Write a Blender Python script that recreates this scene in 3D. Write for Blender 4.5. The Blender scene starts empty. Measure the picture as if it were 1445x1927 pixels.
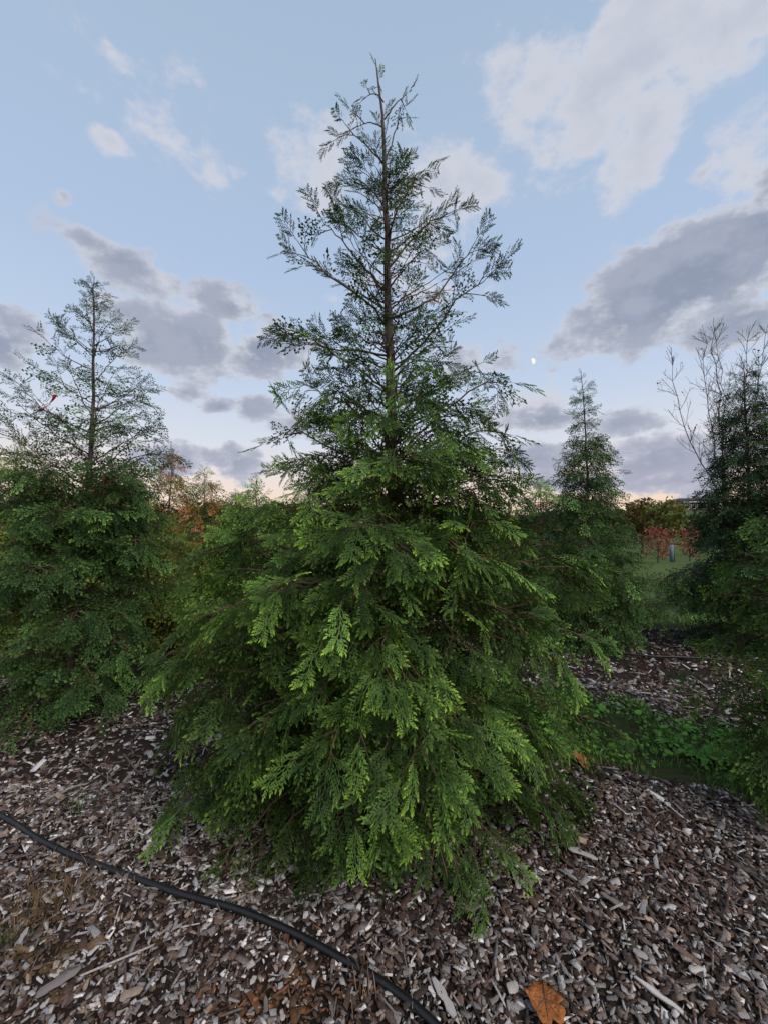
import bpy, math, random
import numpy as np
from mathutils import Vector, Matrix
R = math.radians
SC = bpy.context.scene
COL = SC.collection

# ------------------------------------------------------------------ camera
F_PX, CX, CY, HORIZON = 760.0, 722.5, 963.5, 1000.0     # photo pixels (1445 x 1927)
EYE = 1.4
PITCH = math.atan((HORIZON - CY) / F_PX)
cam_d = bpy.data.cameras.new('camera')
cam = bpy.data.objects.new('camera', cam_d); COL.objects.link(cam)
cam_d.sensor_fit = 'HORIZONTAL'; cam_d.sensor_width = 36.0; cam_d.lens = 36.0 * F_PX / 1445.0
cam_d.clip_start = 0.05; cam_d.clip_end = 3000
cam.location = (0, 0, EYE); cam.rotation_euler = (R(90) + PITCH, 0, 0)
SC.camera = cam

def ray(px, py):
    x, y = (px - CX) / F_PX, (CY - py) / F_PX
    return np.array([x, math.cos(PITCH) - y * math.sin(PITCH), math.sin(PITCH) + y * math.cos(PITCH)])
def at(px, py, Y):
    d = ray(px, py); k = Y / d[1]
    return np.array([d[0] * k, Y, EYE + d[2] * k])
def ground_at(px, py, h=0.0):
    d = ray(px, py); k = (h - EYE) / d[2]
    return np.array([d[0] * k, d[1] * k, h])

# ------------------------------------------------------------------ light
SUN_AZ, SUN_EL = R(145), R(42)          # clockwise from +Y
SUN_STRENGTH, EXPOSURE = 2.4, 0.18
sun_d = bpy.data.lights.new('sun', 'SUN'); sun_d.energy = SUN_STRENGTH; sun_d.angle = R(28); sun_d.color = (1.0, 0.955, 0.89)
sun = bpy.data.objects.new('sun', sun_d); COL.objects.link(sun)
sdir = Vector((math.sin(SUN_AZ) * math.cos(SUN_EL), math.cos(SUN_AZ) * math.cos(SUN_EL), math.sin(SUN_EL)))
sun.rotation_euler = (-sdir).to_track_quat('-Z', 'Y').to_euler(); sun.location = (6, -6, 8)
SC.view_settings.view_transform = 'Standard'; SC.view_settings.look = 'None'
SC.view_settings.gamma = 1.0; SC.view_settings.exposure = EXPOSURE
SC.view_settings.use_curve_mapping = False
SC.cycles.max_bounces = 5; SC.cycles.diffuse_bounces = 3; SC.cycles.transmission_bounces = 3; SC.cycles.glossy_bounces = 2

# ------------------------------------------------------------------ world: dusk sky with broken clouds
def lin(r, g, b):
    f = lambda c: (c / 255 / 12.92) if c <= 10 else ((c / 255 + 0.055) / 1.055) ** 2.4
    return (f(r), f(g), f(b))
def build_world():
    w = bpy.data.worlds.new('World'); SC.world = w; w.use_nodes = True
    nt = w.node_tree; N = nt.nodes; L = nt.links; N.clear()
    def node(t, **kw):
        n = N.new(t)
        for k, v in kw.items(): setattr(n, k, v)
        return n
    def put(sock, v):
        if isinstance(v, bpy.types.NodeSocket): L.new(v, sock)
        else: sock.default_value = v
    def math_(op, a, b=0.0, clamp=False):
        n = node('ShaderNodeMath', operation=op, use_clamp=clamp); put(n.inputs[0], a); put(n.inputs[1], b); return n.outputs[0]
    def mix(f, a, b):
        n = node('ShaderNodeMix', data_type='RGBA'); put(n.inputs[0], f)
        put(n.inputs[6], a if isinstance(a, bpy.types.NodeSocket) else (*a, 1)); put(n.inputs[7], b if isinstance(b, bpy.types.NodeSocket) else (*b, 1))
        return n.outputs[2]
    def smooth(v, lo, hi):
        n = node('ShaderNodeMapRange', interpolation_type='SMOOTHSTEP'); put(n.inputs[0], v); n.inputs[1].default_value = lo; n.inputs[2].default_value = hi
        return n.outputs[0]
    tc = node('ShaderNodeTexCoord'); D = tc.outputs['Generated']
    nrm = node('ShaderNodeVectorMath', operation='NORMALIZE'); L.new(D, nrm.inputs[0]); D = nrm.outputs[0]
    sep = node('ShaderNodeSeparateXYZ'); L.new(D, sep.inputs[0]); X, Y, Z = sep.outputs
    az = math_('ARCTAN2', X, Y); el = math_('ARCSINE', Z)
    # clear sky by elevation
    ramp = node('ShaderNodeValToRGB'); cr = ramp.color_ramp
    put(ramp.inputs[0], math_('DIVIDE', el, R(90), True))
    stops = [(0.0, (238, 202, 182)), (0.035, (244, 214, 190)), (0.075, (234, 219, 210)), (0.13, (214, 218, 228)), (0.22, (190, 206, 229)), (0.36, (174, 194, 222)), (0.55, (167, 187, 212)), (1.0, (148, 170, 198))]
    cr.elements[0].position = 0.0; cr.elements[0].color = (*lin(*stops[0][1]), 1)
    cr.elements[1].position = 1.0; cr.elements[1].color = (*lin(*stops[-1][1]), 1)
    for p, c in stops[1:-1]:
        e = cr.elements.new(p); e.color = (*lin(*c), 1)
    sky = node('ShaderNodeTexSky', sky_type='NISHITA', sun_disc=False)
    sky.sun_elevation = SUN_EL; sky.sun_rotation = SUN_AZ
    sk = node('ShaderNodeMix', data_type='RGBA', blend_type='MULTIPLY'); sk.inputs[0].default_value = 1
    L.new(sky.outputs[0], sk.inputs[6]); sk.inputs[7].default_value = (0.07, 0.07, 0.07, 1)
    clear = mix(0.12, ramp.outputs[0], sk.outputs[2])
    # noises on the sky sphere, stretched along the horizon
    def noise(scale, detail, rough, vz=1.9, off=0.0):
        mp = node('ShaderNodeMapping'); L.new(D, mp.inputs[0]); mp.inputs['Scale'].default_value = (1, 1, vz); mp.inputs['Location'].default_value = (off, off * .7, off * .3)
        n = node('ShaderNodeTexNoise'); n.inputs['Scale'].default_value = scale; n.inputs['Detail'].default_value = detail; n.inputs['Roughness'].default_value = rough
        L.new(mp.outputs[0], n.inputs['Vector']); return n
    n_edge = noise(6.0, 6, 0.58); n_fine = noise(17, 4, 0.6, 1.6, 3.1); n_big = noise(2.3, 5, 0.55, 2.2, 7.3); n_warp = noise(3.4, 3, 0.5, 1.5, 1.7)
    ws = node('ShaderNodeSeparateColor'); L.new(n_warp.outputs['Color'], ws.inputs[0])
    uw = math_('ADD', az, math_('MULTIPLY', math_('SUBTRACT', ws.outputs[0], 0.5), 0.10))
    vw = math_('ADD', el, math_('MULTIPLY', math_('SUBTRACT', ws.outputs[1], 0.5), 0.06))
    uv = node('ShaderNodeCombineXYZ'); L.new(uw, uv.inputs[0]); L.new(vw, uv.inputs[1])
    def azel(px, py):
        d = ray(px, py); d = d / np.linalg.norm(d); return math.atan2(d[0], d[1]), math.asin(d[2])
    def field(lst):
        tot = None
        for (px, py, rx, ry, rot, wt) in lst:
            a0, e0 = azel(px, py)
            a = abs(azel(px + rx, py)[0] - azel(px - rx, py)[0]) / 2; b = abs(azel(px, py + ry)[1] - azel(px, py - ry)[1]) / 2
            m = node('ShaderNodeMapping', vector_type='TEXTURE'); L.new(uv.outputs[0], m.inputs[0])
            m.inputs['Location'].default_value = (a0, e0, 0); m.inputs['Rotation'].default_value = (0, 0, R(rot)); m.inputs['Scale'].default_value = (a, b, 1)
            ln = node('ShaderNodeVectorMath', operation='LENGTH'); L.new(m.outputs[0], ln.inputs[0])
            v = math_('MULTIPLY', math_('SUBTRACT', 1.0, ln.outputs['Value']), wt)
            tot = v if tot is None else math_('MAXIMUM', tot, v)
        return math_('MAXIMUM', tot, -1.0)
    light = field([(1190, 70, 300, 190, 20, 1.1), (1400, 30, 260, 150, 0, 1.0), (1230, 240, 85, 190, -38, .9), (1010, 170, 130, 150, 0, .75), (1420, 330, 110, 130, 0, .8),
                   (605, 325, 105, 105, 0, 1.0), (830, 340, 150, 110, 0, .95), (330, 265, 170, 95, -10, .60), (205, 245, 60, 40, 0, .5), (760, 560, 130, 90, 0, .5), (1020, 770, 130, 80, 0, .9)])
    dark = field([(1280, 530, 320, 135, 14, 1.45), (1440, 430, 190, 170, 0, 1.1), (1150, 600, 120, 70, 0, .8), (1390, 610, 170, 70, 0, 1.0),
                  (235, 500, 135, 60, -12, .85), (165, 455, 60, 40, 0, .7), (340, 650, 200, 75, 8, 1.0), (490, 665, 120, 70, 0, 1.2), (20, 645, 140, 85, 0, 1.1), (435, 590, 100, 42, 0, .85), (255, 600, 90, 40, 0, .7),
                  (345, 735, 65, 28, 0, .8), (415, 764, 50, 22, 8, .95), (482, 768, 55, 32, 0, 1.0), (335, 862, 110, 42, 0, 1.0), (448, 870, 70, 34, 0, 1.0), (110, 372, 35, 22, 0, .5),
                  (1030, 785, 120, 50, 0, 1.0), (1150, 795, 95, 32, 0, .85), (1235, 862, 180, 55, 6, 1.15), (1020, 862, 95, 40, 0, .95), (1260, 905, 150, 40, 0, .9), (880, 690, 110, 60, 0, .7),
                  (560, 800, 60, 30, 0, .6), (1090, 905, 140, 28, 0, .8)])
    # beyond the picture the same broken cloud cover goes on
    out = smooth(math_('ABSOLUTE', az), 0.80, 1.15); gen = math_('MULTIPLY', math_('SUBTRACT', n_big.outputs[0], 0.50), 5.0)
    gen = math_('SUBTRACT', math_('MULTIPLY', gen, out), math_('MULTIPLY', math_('SUBTRACT', 1.0, out), 1.0))
    over = smooth(el, 0.85, 1.05); gen = math_('MAXIMUM', gen, math_('SUBTRACT', math_('MULTIPLY', math_('MULTIPLY', math_('SUBTRACT', n_big.outputs[0], 0.5), 4.0), over), math_('MULTIPLY', math_('SUBTRACT', 1.0, over), 1.0)))
    dark = math_('MAXIMUM', dark, gen)
    rag = math_('ADD', math_('MULTIPLY', math_('SUBTRACT', n_edge.outputs[0], 0.5), 2.3), math_('MULTIPLY', math_('SUBTRACT', n_fine.outputs[0], 0.5), 1.1))
    lf = math_('ADD', light, rag); df = math_('ADD', dark, rag)
    lm = math_('MULTIPLY', smooth(lf, 0.04, 0.52), 0.9); dm = smooth(df, 0.06, 0.40)
    # cloud colours: lilac grey bodies, paler and warmer towards the horizon
    low = smooth(el, 0.30, 0.03)
    lcol = mix(low, mix(smooth(lf, .25, 1.2), lin(199, 201, 211), lin(182, 186, 200)), lin(222, 212, 208))
    body = smooth(math_('ADD', df, math_('MULTIPLY', math_('SUBTRACT', n_fine.outputs[0], .5), .8)), 0.10, 0.85)
    dcol = mix(body, lin(196, 199, 209), lin(134, 143, 163)); mott = smooth(math_('ADD', n_edge.outputs[0], math_('MULTIPLY', math_('SUBTRACT', n_fine.outputs[0], .5), .7)), .36, .66); dcol = mix(math_('MULTIPLY', mott, .42), dcol, lin(178, 182, 196)); dcol = mix(math_('MULTIPLY', low, .55), dcol, lin(160, 162, 186))
    c = mix(lm, clear, lcol); c = mix(math_('MULTIPLY', dm, .93), c, dcol)
    below = smooth(el, 0.0, -0.04); c = mix(below, c, lin(120, 112, 108))
    bg = node('ShaderNodeBackground'); L.new(c, bg.inputs[0]); bg.inputs[1].default_value = 1.0
    o = node('ShaderNodeOutputWorld'); L.new(bg.outputs[0], o.inputs[0])
    w.cycles.sampling_method = 'MANUAL'; w.cycles.sample_map_resolution = 512
build_world()

# ------------------------------------------------------------------ materials
MAT = {}
def new_mat(name):
    m = bpy.data.materials.new(name); m.use_nodes = True; MAT[name] = m
    nt = m.node_tree; return m, nt, nt.nodes['Principled BSDF']
def plain(name, col, rough=0.7, spec=0.3, var=0.25, scale=8.0, bump=0.0, bscale=60.0, coord='Object', stretch=(1, 1, 1)):
    m, nt, b = new_mat(name); N, L = nt.nodes, nt.links
    tc = N.new('ShaderNodeTexCoord'); mp = N.new('ShaderNodeMapping'); L.new(tc.outputs[coord], mp.inputs[0]); mp.inputs['Scale'].default_value = stretch
    no = N.new('ShaderNodeTexNoise'); no.inputs['Scale'].default_value = scale; no.inputs['Detail'].default_value = 6; L.new(mp.outputs[0], no.inputs[0])
    mr = N.new('ShaderNodeMapRange'); mr.inputs[1].default_value = .25; mr.inputs[2].default_value = .75; mr.inputs[3].default_value = 1 - var; mr.inputs[4].default_value = 1 + var; L.new(no.outputs[0], mr.inputs[0])
    mx = N.new('ShaderNodeMix'); mx.data_type = 'RGBA'; mx.blend_type = 'MULTIPLY'; mx.inputs[0].default_value = 1; mx.inputs[6].default_value = (*col, 1); L.new(mr.outputs[0], mx.inputs[7])
    L.new(mx.outputs[2], b.inputs['Base Color']); b.inputs['Roughness'].default_value = rough; b.inputs['Specular IOR Level'].default_value = spec
    if bump:
        n2 = N.new('ShaderNodeTexNoise'); n2.inputs['Scale'].default_value = bscale; n2.inputs['Detail'].default_value = 5; L.new(mp.outputs[0], n2.inputs[0])
        bp = N.new('ShaderNodeBump'); bp.inputs['Strength'].default_value = bump; bp.inputs['Distance'].default_value = .01; L.new(n2.outputs[0], bp.inputs['Height']); L.new(bp.outputs[0], b.inputs['Normal'])
    return m
def attr_mat(name, rough=0.6, spec=0.3, transl=0.0, objvar=0.25, grain=0.0, gscale=90.0, bump=0.0):
    """colour comes from the mesh attribute 'col', varied a little per object and by fine grain"""
    m, nt, b = new_mat(name); N, L = nt.nodes, nt.links
    a = N.new('ShaderNodeAttribute'); a.attribute_name = 'col'
    oi = N.new('ShaderNodeObjectInfo'); mr = N.new('ShaderNodeMapRange'); mr.inputs[3].default_value = 1 - objvar; mr.inputs[4].default_value = 1 + objvar; L.new(oi.outputs['Random'], mr.inputs[0])
    mx = N.new('ShaderNodeMix'); mx.data_type = 'RGBA'; mx.blend_type = 'MULTIPLY'; mx.inputs[0].default_value = 1; L.new(a.outputs['Color'], mx.inputs[6]); L.new(mr.outputs[0], mx.inputs[7])
    out = mx.outputs[2]
    if grain:
        tc = N.new('ShaderNodeTexCoord'); no = N.new('ShaderNodeTexNoise'); no.inputs['Scale'].default_value = gscale; no.inputs['Detail'].default_value = 4; L.new(tc.outputs['Object'], no.inputs[0])
        m2 = N.new('ShaderNodeMapRange'); m2.inputs[1].default_value = .3; m2.inputs[2].default_value = .7; m2.inputs[3].default_value = 1 - grain; m2.inputs[4].default_value = 1 + grain; L.new(no.outputs[0], m2.inputs[0])
        m3 = N.new('ShaderNodeMix'); m3.data_type = 'RGBA'; m3.blend_type = 'MULTIPLY'; m3.inputs[0].default_value = 1; L.new(out, m3.inputs[6]); L.new(m2.outputs[0], m3.inputs[7]); out = m3.outputs[2]
        if bump:
            bp = N.new('ShaderNodeBump'); bp.inputs['Strength'].default_value = bump; bp.inputs['Distance'].default_value = .004; L.new(no.outputs[0], bp.inputs['Height']); L.new(bp.outputs[0], b.inputs['Normal'])
    L.new(out, b.inputs['Base Color']); b.inputs['Roughness'].default_value = rough; b.inputs['Specular IOR Level'].default_value = spec
    if transl:
        tr = N.new('ShaderNodeBsdfTranslucent'); L.new(out, tr.inputs[0]); ms = N.new('ShaderNodeMixShader'); ms.inputs[0].default_value = transl
        L.new(b.outputs[0], ms.inputs[1]); L.new(tr.outputs[0], ms.inputs[2]); L.new(ms.outputs[0], N['Material Output'].inputs[0])
    return m
attr_mat('foliage', .60, .16, .25, .25)
attr_mat('leaf', .55, .25, .25, .1)
attr_mat('grass', .55, .25, .2, .05)
attr_mat('chips', .9, .12, 0, .28, .30, 140.0, .5)
attr_mat('ground', .95, .08, 0, 0, .30, 26.0, .8)
plain('bark', (.085, .066, .060), .9, .1, .35, 30, .8, 70, stretch=(1, 1, .25))
plain('twig', (.105, .062, .042), .85, .15, .30, 25)
plain('dead_wood', (.085, .070, .062), .9, .1, .25, 20)
plain('grey_stick', (.21, .19, .175), .9, .1, .3, 40, .6, 120, stretch=(.2, 1, 1))
plain('hose', (.010, .010, .011), .36, .45, .3, 25, .15, 200)
plain('dead_leaf', (.30, .105, .032), .75, .2, .50, 45, .7, 120)
plain('ribbon', (.62, .05, .06), .5, .3, .12, 20)
plain('pole_wood', (.09, .072, .06), .9, .1, .25, 3)
plain('cable', (.03, .03, .032), .7, .2, .1, 3)
plain('brick', (.20, .105, .085), .9, .15, .25, 3.0, .3, 12)
plain('siding', (.42, .39, .36), .8, .2, .1, 1.5)
plain('roof', (.085, .082, .088), .9, .1, .25, 2.0)
plain('trim', (.62, .60, .57), .7, .2, .08, 2)
plain('tree_tube', (.09, .17, .22), .6, .3, .12, 5)
def glass_mat():
    m, nt, b = new_mat('glass'); b.inputs['Base Color'].default_value = (.03, .035, .045, 1); b.inputs['Roughness'].default_value = .08; b.inputs['Specular IOR Level'].default_value = .6
glass_mat()
def moon_mat():
    m, nt, b = new_mat('moon'); N, L = nt.nodes, nt.links
    tc = N.new('ShaderNodeTexCoord'); no = N.new('ShaderNodeTexNoise'); no.inputs['Scale'].default_value = 1.2; L.new(tc.outputs['Object'], no.inputs[0])
    mx = N.new('ShaderNodeMix'); mx.data_type = 'RGBA'; mx.inputs[6].default_value = (.72, .66, .50, 1); mx.inputs[7].default_value = (1.0, .96, .82, 1); L.new(no.outputs[0], mx.inputs[0])
    L.new(mx.outputs[2], b.inputs['Emission Color']); b.inputs['Emission Strength'].default_value = 1.0; b.inputs['Base Color'].default_value = (.1, .1, .1, 1)
moon_mat()

# ------------------------------------------------------------------ mesh helpers
class MB:
    """collects vertices, triangles, quads and point colours"""
    def __init__(s): s.v = []; s.t = []; s.q = []; s.c = []; s.n = 0
    def add(s, v, t=None, q=None, c=None):
        v = np.asarray(v, float).reshape(-1, 3); s.v.append(v)
        if t is not None and len(t): s.t.append(np.asarray(t, int).reshape(-1, 3) + s.n)
        if q is not None and len(q): s.q.append(np.asarray(q, int).reshape(-1, 4) + s.n)
        if c is None: c = (1, 1, 1)
        s.c.append(np.broadcast_to(np.asarray(c, float), (len(v), 3))); s.n += len(v)
    def mesh(s, name, mat=None, smooth=False):
        me = bpy.data.meshes.new(name)
        V = np.concatenate(s.v); T = np.concatenate(s.t) if s.t else np.zeros((0, 3), int); Q = np.concatenate(s.q) if s.q else np.zeros((0, 4), int)
        me.vertices.add(len(V)); me.vertices.foreach_set('co', V.astype(np.float32).ravel())
        nl = T.size + Q.size; me.loops.add(nl); me.loops.foreach_set('vertex_index', np.concatenate([T.ravel(), Q.ravel()]).astype(np.int32))
        me.polygons.add(len(T) + len(Q))
        ls = np.concatenate([np.arange(len(T)) * 3, T.size + np.arange(len(Q)) * 4]).astype(np.int32); me.polygons.foreach_set('loop_start', ls)
        at_ = me.attributes.new('col', 'FLOAT_COLOR', 'POINT'); C = np.concatenate(s.c); at_.data.foreach_set('color', np.concatenate([C, np.ones((len(C), 1))], 1).astype(np.float32).ravel())
        if smooth: me.polygons.foreach_set('use_smooth', np.ones(len(T) + len(Q), bool))
        me.update(calc_edges=True); me.validate()
        if mat: me.materials.append(MAT[mat])
        return me
    def obj(s, name, mat, parent=None, smooth=False):
        return link(name, s.mesh(name, mat, smooth), parent)
def link(name, me, parent=None):
    o = bpy.data.objects.new(name, me); COL.objects.link(o)
    if parent is not None: o.parent = parent
    return o
def tag(o, label=None, cat=None, group=None, kind=None):
    if label: o['label'] = label
    if cat: o['category'] = cat
    if group: o['group'] = group
    if kind: o['kind'] = kind
    return o
def thing(name, label, cat, loc=(0, 0, 0), group=None):
    o = link(name, None); o.location = loc; return tag(o, label, cat, group)
def nz(v): v = np.asarray(v, float); return v / (np.linalg.norm(v) + 1e-12)
def tube(mb, pts, rad, sides=6, c=None, cap=True):
    P = np.asarray(pts, float); n = len(P); rad = np.broadcast_to(np.asarray(rad, float), (n,))
    T = np.gradient(P, axis=0); T /= np.linalg.norm(T, axis=1)[:, None] + 1e-12
    ref = np.array([0, 0, 1.0]) if abs(T[0][2]) < .9 else np.array([1.0, 0, 0])
    A = np.cross(T, ref); A /= np.linalg.norm(A, axis=1)[:, None] + 1e-9; B = np.cross(T, A)
    ang = np.arange(sides) * 2 * math.pi / sides
    V = P[:, None, :] + rad[:, None, None] * (np.cos(ang)[None, :, None] * A[:, None, :] + np.sin(ang)[None, :, None] * B[:, None, :])
    q = [(i * sides + k, i * sides + (k + 1) % sides, (i + 1) * sides + (k + 1) % sides, (i + 1) * sides + k) for i in range(n - 1) for k in range(sides)]
    V = V.reshape(-1, 3); t = []
    if cap:
        V = np.concatenate([V, P[:1], P[-1:]]); a, b = n * sides, n * sides + 1
        t = [(a, (k + 1) % sides, k) for k in range(sides)] + [(b, (n - 1) * sides + k, (n - 1) * sides + (k + 1) % sides) for k in range(sides)]
    mb.add(V, t, q, c)
def box(mb, lo, hi, c=None):
    (x0, y0, z0), (x1, y1, z1) = lo, hi
    mb.add([(x0, y0, z0), (x1, y0, z0), (x1, y1, z0), (x0, y1, z0), (x0, y0, z1), (x1, y0, z1), (x1, y1, z1), (x0, y1, z1)], None,
           [(0, 3, 2, 1), (4, 5, 6, 7), (0, 1, 5, 4), (1, 2, 6, 5), (2, 3, 7, 6), (3, 0, 4, 7)], c)
def curve(pts, n):
    """Catmull-Rom through the points"""
    P = np.asarray(pts, float); P = np.vstack([2 * P[0] - P[1], P, 2 * P[-1] - P[-2]]); out = []
    m = len(P) - 3
    for u in np.linspace(0, m - 1e-6, n):
        i = int(u); t = u - i; a, b, c, d = P[i:i + 4]
        out.append(.5 * (2 * b + (c - a) * t + (2 * a - 5 * b + 4 * c - d) * t * t + (3 * b - a - 3 * c + d) * t ** 3))
    return np.array(out)

# ------------------------------------------------------------------ ground
ROW_N = np.array([.464, .886])             # across the planting rows (x, y)
def across(x, y): return x * ROW_N[0] + y * ROW_N[1]
def sstep(a, b, x): t = np.clip((x - a) / (b - a), 0, 1); return t * t * (3 - 2 * t)
def vnoise(x, y, seed=0):
    """cheap smooth noise from a few sines, -1..1"""
    rs = np.random.RandomState(seed); o = 0
    for k in range(6):
        a = rs.uniform(0, 6.28); f = rs.uniform(.6, 1.9); p = rs.uniform(0, 6.28)
        o = o + np.sin((x * math.cos(a) + y * math.sin(a)) * f * 2 + p)
    return o / 3.2
def gz(x, y):
    x = np.asarray(x, float); y = np.asarray(y, float)
    near = 1 - sstep(8, 14, np.hypot(x, y))
    z = near * (.012 * vnoise(x * 1.6, y * 1.6, 1) + .007 * vnoise(x * 5, y * 5, 2))
    z = z - .035 * near * sstep(2.75, 3.0, across(x, y)) * (1 - sstep(3.6, 3.95, across(x, y)))
    z = z + 6.2 * sstep(30, 100, x * .75 + y * .45) * sstep(15, 60, x) + .7 * sstep(40, 200, y)
    return z
def ground():
    s = np.concatenate([-np.geomspace(500, 6.2, 34), np.linspace(-6, 6, 121), np.geomspace(6.2, 500, 34)])
    t = np.concatenate([[-60, -30, -15, -8, -4], np.linspace(-2, 9, 111), np.geomspace(9.2, 900, 44)])
    X, Y = np.meshgrid(s, t); Z = gz(X, Y); nx = len(s); ny = len(t)
    i = np.arange(ny - 1)[:, None] * nx + np.arange(nx - 1)[None, :]
    q = np.stack([i, i + 1, i + 1 + nx, i + nx], -1).reshape(-1, 4)
    d = across(X, Y) + .16 * vnoise(X * 2, Y * 2, 5) + .10 * vnoise(X * 7, Y * 7, 6)
    grassy = np.maximum(sstep(2.6, 2.95, d) * (1 - sstep(3.75, 4.0, d)), sstep(6.9, 7.3, d))
    n = vnoise(X * 3, Y * 3, 9)[..., None] * .2
    soil = np.array([.024, .017, .014]) * (1 + n); far = sstep(8, 16, np.hypot(X, Y))[..., None]; gr = (np.array([.042, .052, .020]) * (1 - far) + np.array([.062, .090, .027]) * far) * (1 + n)
    mb = MB(); mb.add(np.stack([X, Y, Z], -1).reshape(-1, 3), None, q, (soil + (gr - soil) * grassy[..., None]).reshape(-1, 3))
    tag(mb.obj('ground', 'ground', None, True), kind='structure')
ground()

# ------------------------------------------------------------------ cedar fronds (unit length along +X, flat in XY)
def frond(seed, nsec, nter, wid=1.0):
    """one flat spray: an axis, alternate side branchlets and their scale-leaved tips; returns verts, tris, tipness, woodiness"""
    rs = np.random.RandomState(seed); V = []; T = []; tip = []; wood = []
    droop = rs.uniform(.10, .30); sway = rs.uniform(-.12, .12)
    def warp(p):
        x, y, z = p
        return (x, y + sway * x * x, z - droop * x * x - .10 * y * y + .0)
    def leaf(p, d, nrm, ln, w, t0, t1):
        d = nz(d); s = nz(np.cross(nrm, d)); b = len(V); m = p + d * ln * .52
        if wid > 1.2:                                # coarser sprays: two triangles a tip
            for q, tt in ((p, t0), (m + s * w * .5 + nrm * w * .18, (t0 + t1) / 2), (p + d * ln, t1), (m - s * w * .5 + nrm * w * .18, (t0 + t1) / 2)):
                V.append(warp(q)); tip.append(tt); wood.append(0)
            T.extend([(b, b + 1, b + 2), (b, b + 2, b + 3)]); return
        for q, tt in ((p - s * w * .30, t0), (p + s * w * .30, t0), (m + s * w * .5 + nrm * w * .18, (t0 + t1) / 2), (p + d * ln, t1), (m - s * w * .5 + nrm * w * .18, (t0 + t1) / 2)):
            V.append(warp(q)); tip.append(tt); wood.append(0)
        T.extend([(b, b + 1, b + 2), (b, b + 2, b + 4), (b + 2, b + 3, b + 4)])
    def strip(p, q, w0, w1, nrm, tt, wd):
        d = nz(q - p); s = nz(np.cross(nrm, d)); b = len(V)
        for a in (p - s * w0, p + s * w0, q + s * w1, q - s * w1): V.append(warp(a)); tip.append(tt); wood.append(wd)
        T.extend([(b, b + 1, b + 2), (b, b + 2, b + 3)])
    up = np.array([0, 0, 1.0])
    ax = [np.array([x, .025 * math.sin(x * 9 + seed), 0]) for x in np.linspace(0, .93, 5)]
    for i in range(4): strip(ax[i], ax[i + 1], .012 * (1 - .2 * i), .012 * (.8 - .2 * i), up, .15 + .1 * i, max(0, .7 - .45 * i))
    leaf(ax[-1] - np.array([.05, 0, 0]), np.array([1, 0, 0]), up, .10, .030 * wid, .6, 1.0)
    for k in range(nsec):
        u = .10 + .82 * (k + rs.uniform(-.2, .2)) / nsec; side = 1 if k % 2 else -1
        ln = (.52 * (math.sin(min(1, (u + .14) * 1.0) * math.pi * .78)) ** .8 * (1 - .50 * u) + .06) * rs.uniform(.70, 1.12)
        a = R(rs.uniform(34, 48)) * side; tl = rs.uniform(-.22, .16)
        d = nz(np.array([math.cos(a), math.sin(a), tl])); nrm = nz(up + np.array([0, rs.uniform(-.35, .35), 0]) + .3 * rs.normal(size=3))
        p = np.array([u, .025 * math.sin(u * 9 + seed), 0]); e = p + d * ln * .86 + np.array([ln * .10, 0, 0])
        strip(p, e, .0085, .007, nrm, .25, .10)
        leaf(p + (e - p) * .9, e - p, nrm, ln * .14 + .04, .036 * wid, .35 + .35 * u, 1.0)
        for j in range(nter):
            v = .14 + .80 * (j + .5) / nter; s2 = 1 if (j + k) % 2 else -1
            l2 = (.24 * (1 - v) ** .8 * ln + .040) * rs.uniform(.75, 1.25); b = s2 * R(rs.uniform(34, 48))
            d2 = np.array([d[0] * math.cos(b) - d[1] * math.sin(b), d[0] * math.sin(b) + d[1] * math.cos(b), d[2] + rs.uniform(-.2, .2)])
            leaf(p + (e - p) * v, d2, nz(nrm + .25 * rs.normal(size=3)), l2, .031 * wid, .12 + .45 * v * (.4 + .6 * u), .30 + .62 * v * (.5 + .5 * u))
    return np.array(V), np.array(T), np.array(tip), np.array(wood)
LOD = {3: [frond(10 + i, 11, 8) for i in range(8)], 2: [frond(40 + i, 10, 5, 1.5) for i in range(6)], 1: [frond(70 + i, 8, 3, 2.2) for i in range(5)], 0: [frond(90 + i, 7, 1, 4.6) for i in range(4)]}
WOODC = np.array([.15, .085, .04])
def frond_cols(tip, wood, base, tipc):
    c = base + (tipc - base) * (tip ** 1.3)[..., None]
    return c + (WOODC - c) * (wood * .7)[..., None]

# palettes: (old foliage, young tips)
PAL = {
    'main': ((.018, .047, .016), (.180, .310, .048)),
    'bright': ((.050, .105, .026), (.235, .390, .060)),
    'blue': ((.024, .060, .022), (.125, .230, .052)),
    'dark': ((.016, .044, .022), (.072, .150, .048)),
    'yellow': ((.105, .135, .028), (.290, .320, .055)),
    'olive': ((.064, .095, .028), (.190, .245, .052)),
}
CAMP = np.array([0, 0, EYE])
def frame(d, n):
    d = nz(d); y = nz(np.cross(n, d)); z = np.cross(d, y); return np.stack([d, y, z], 1)

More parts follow.
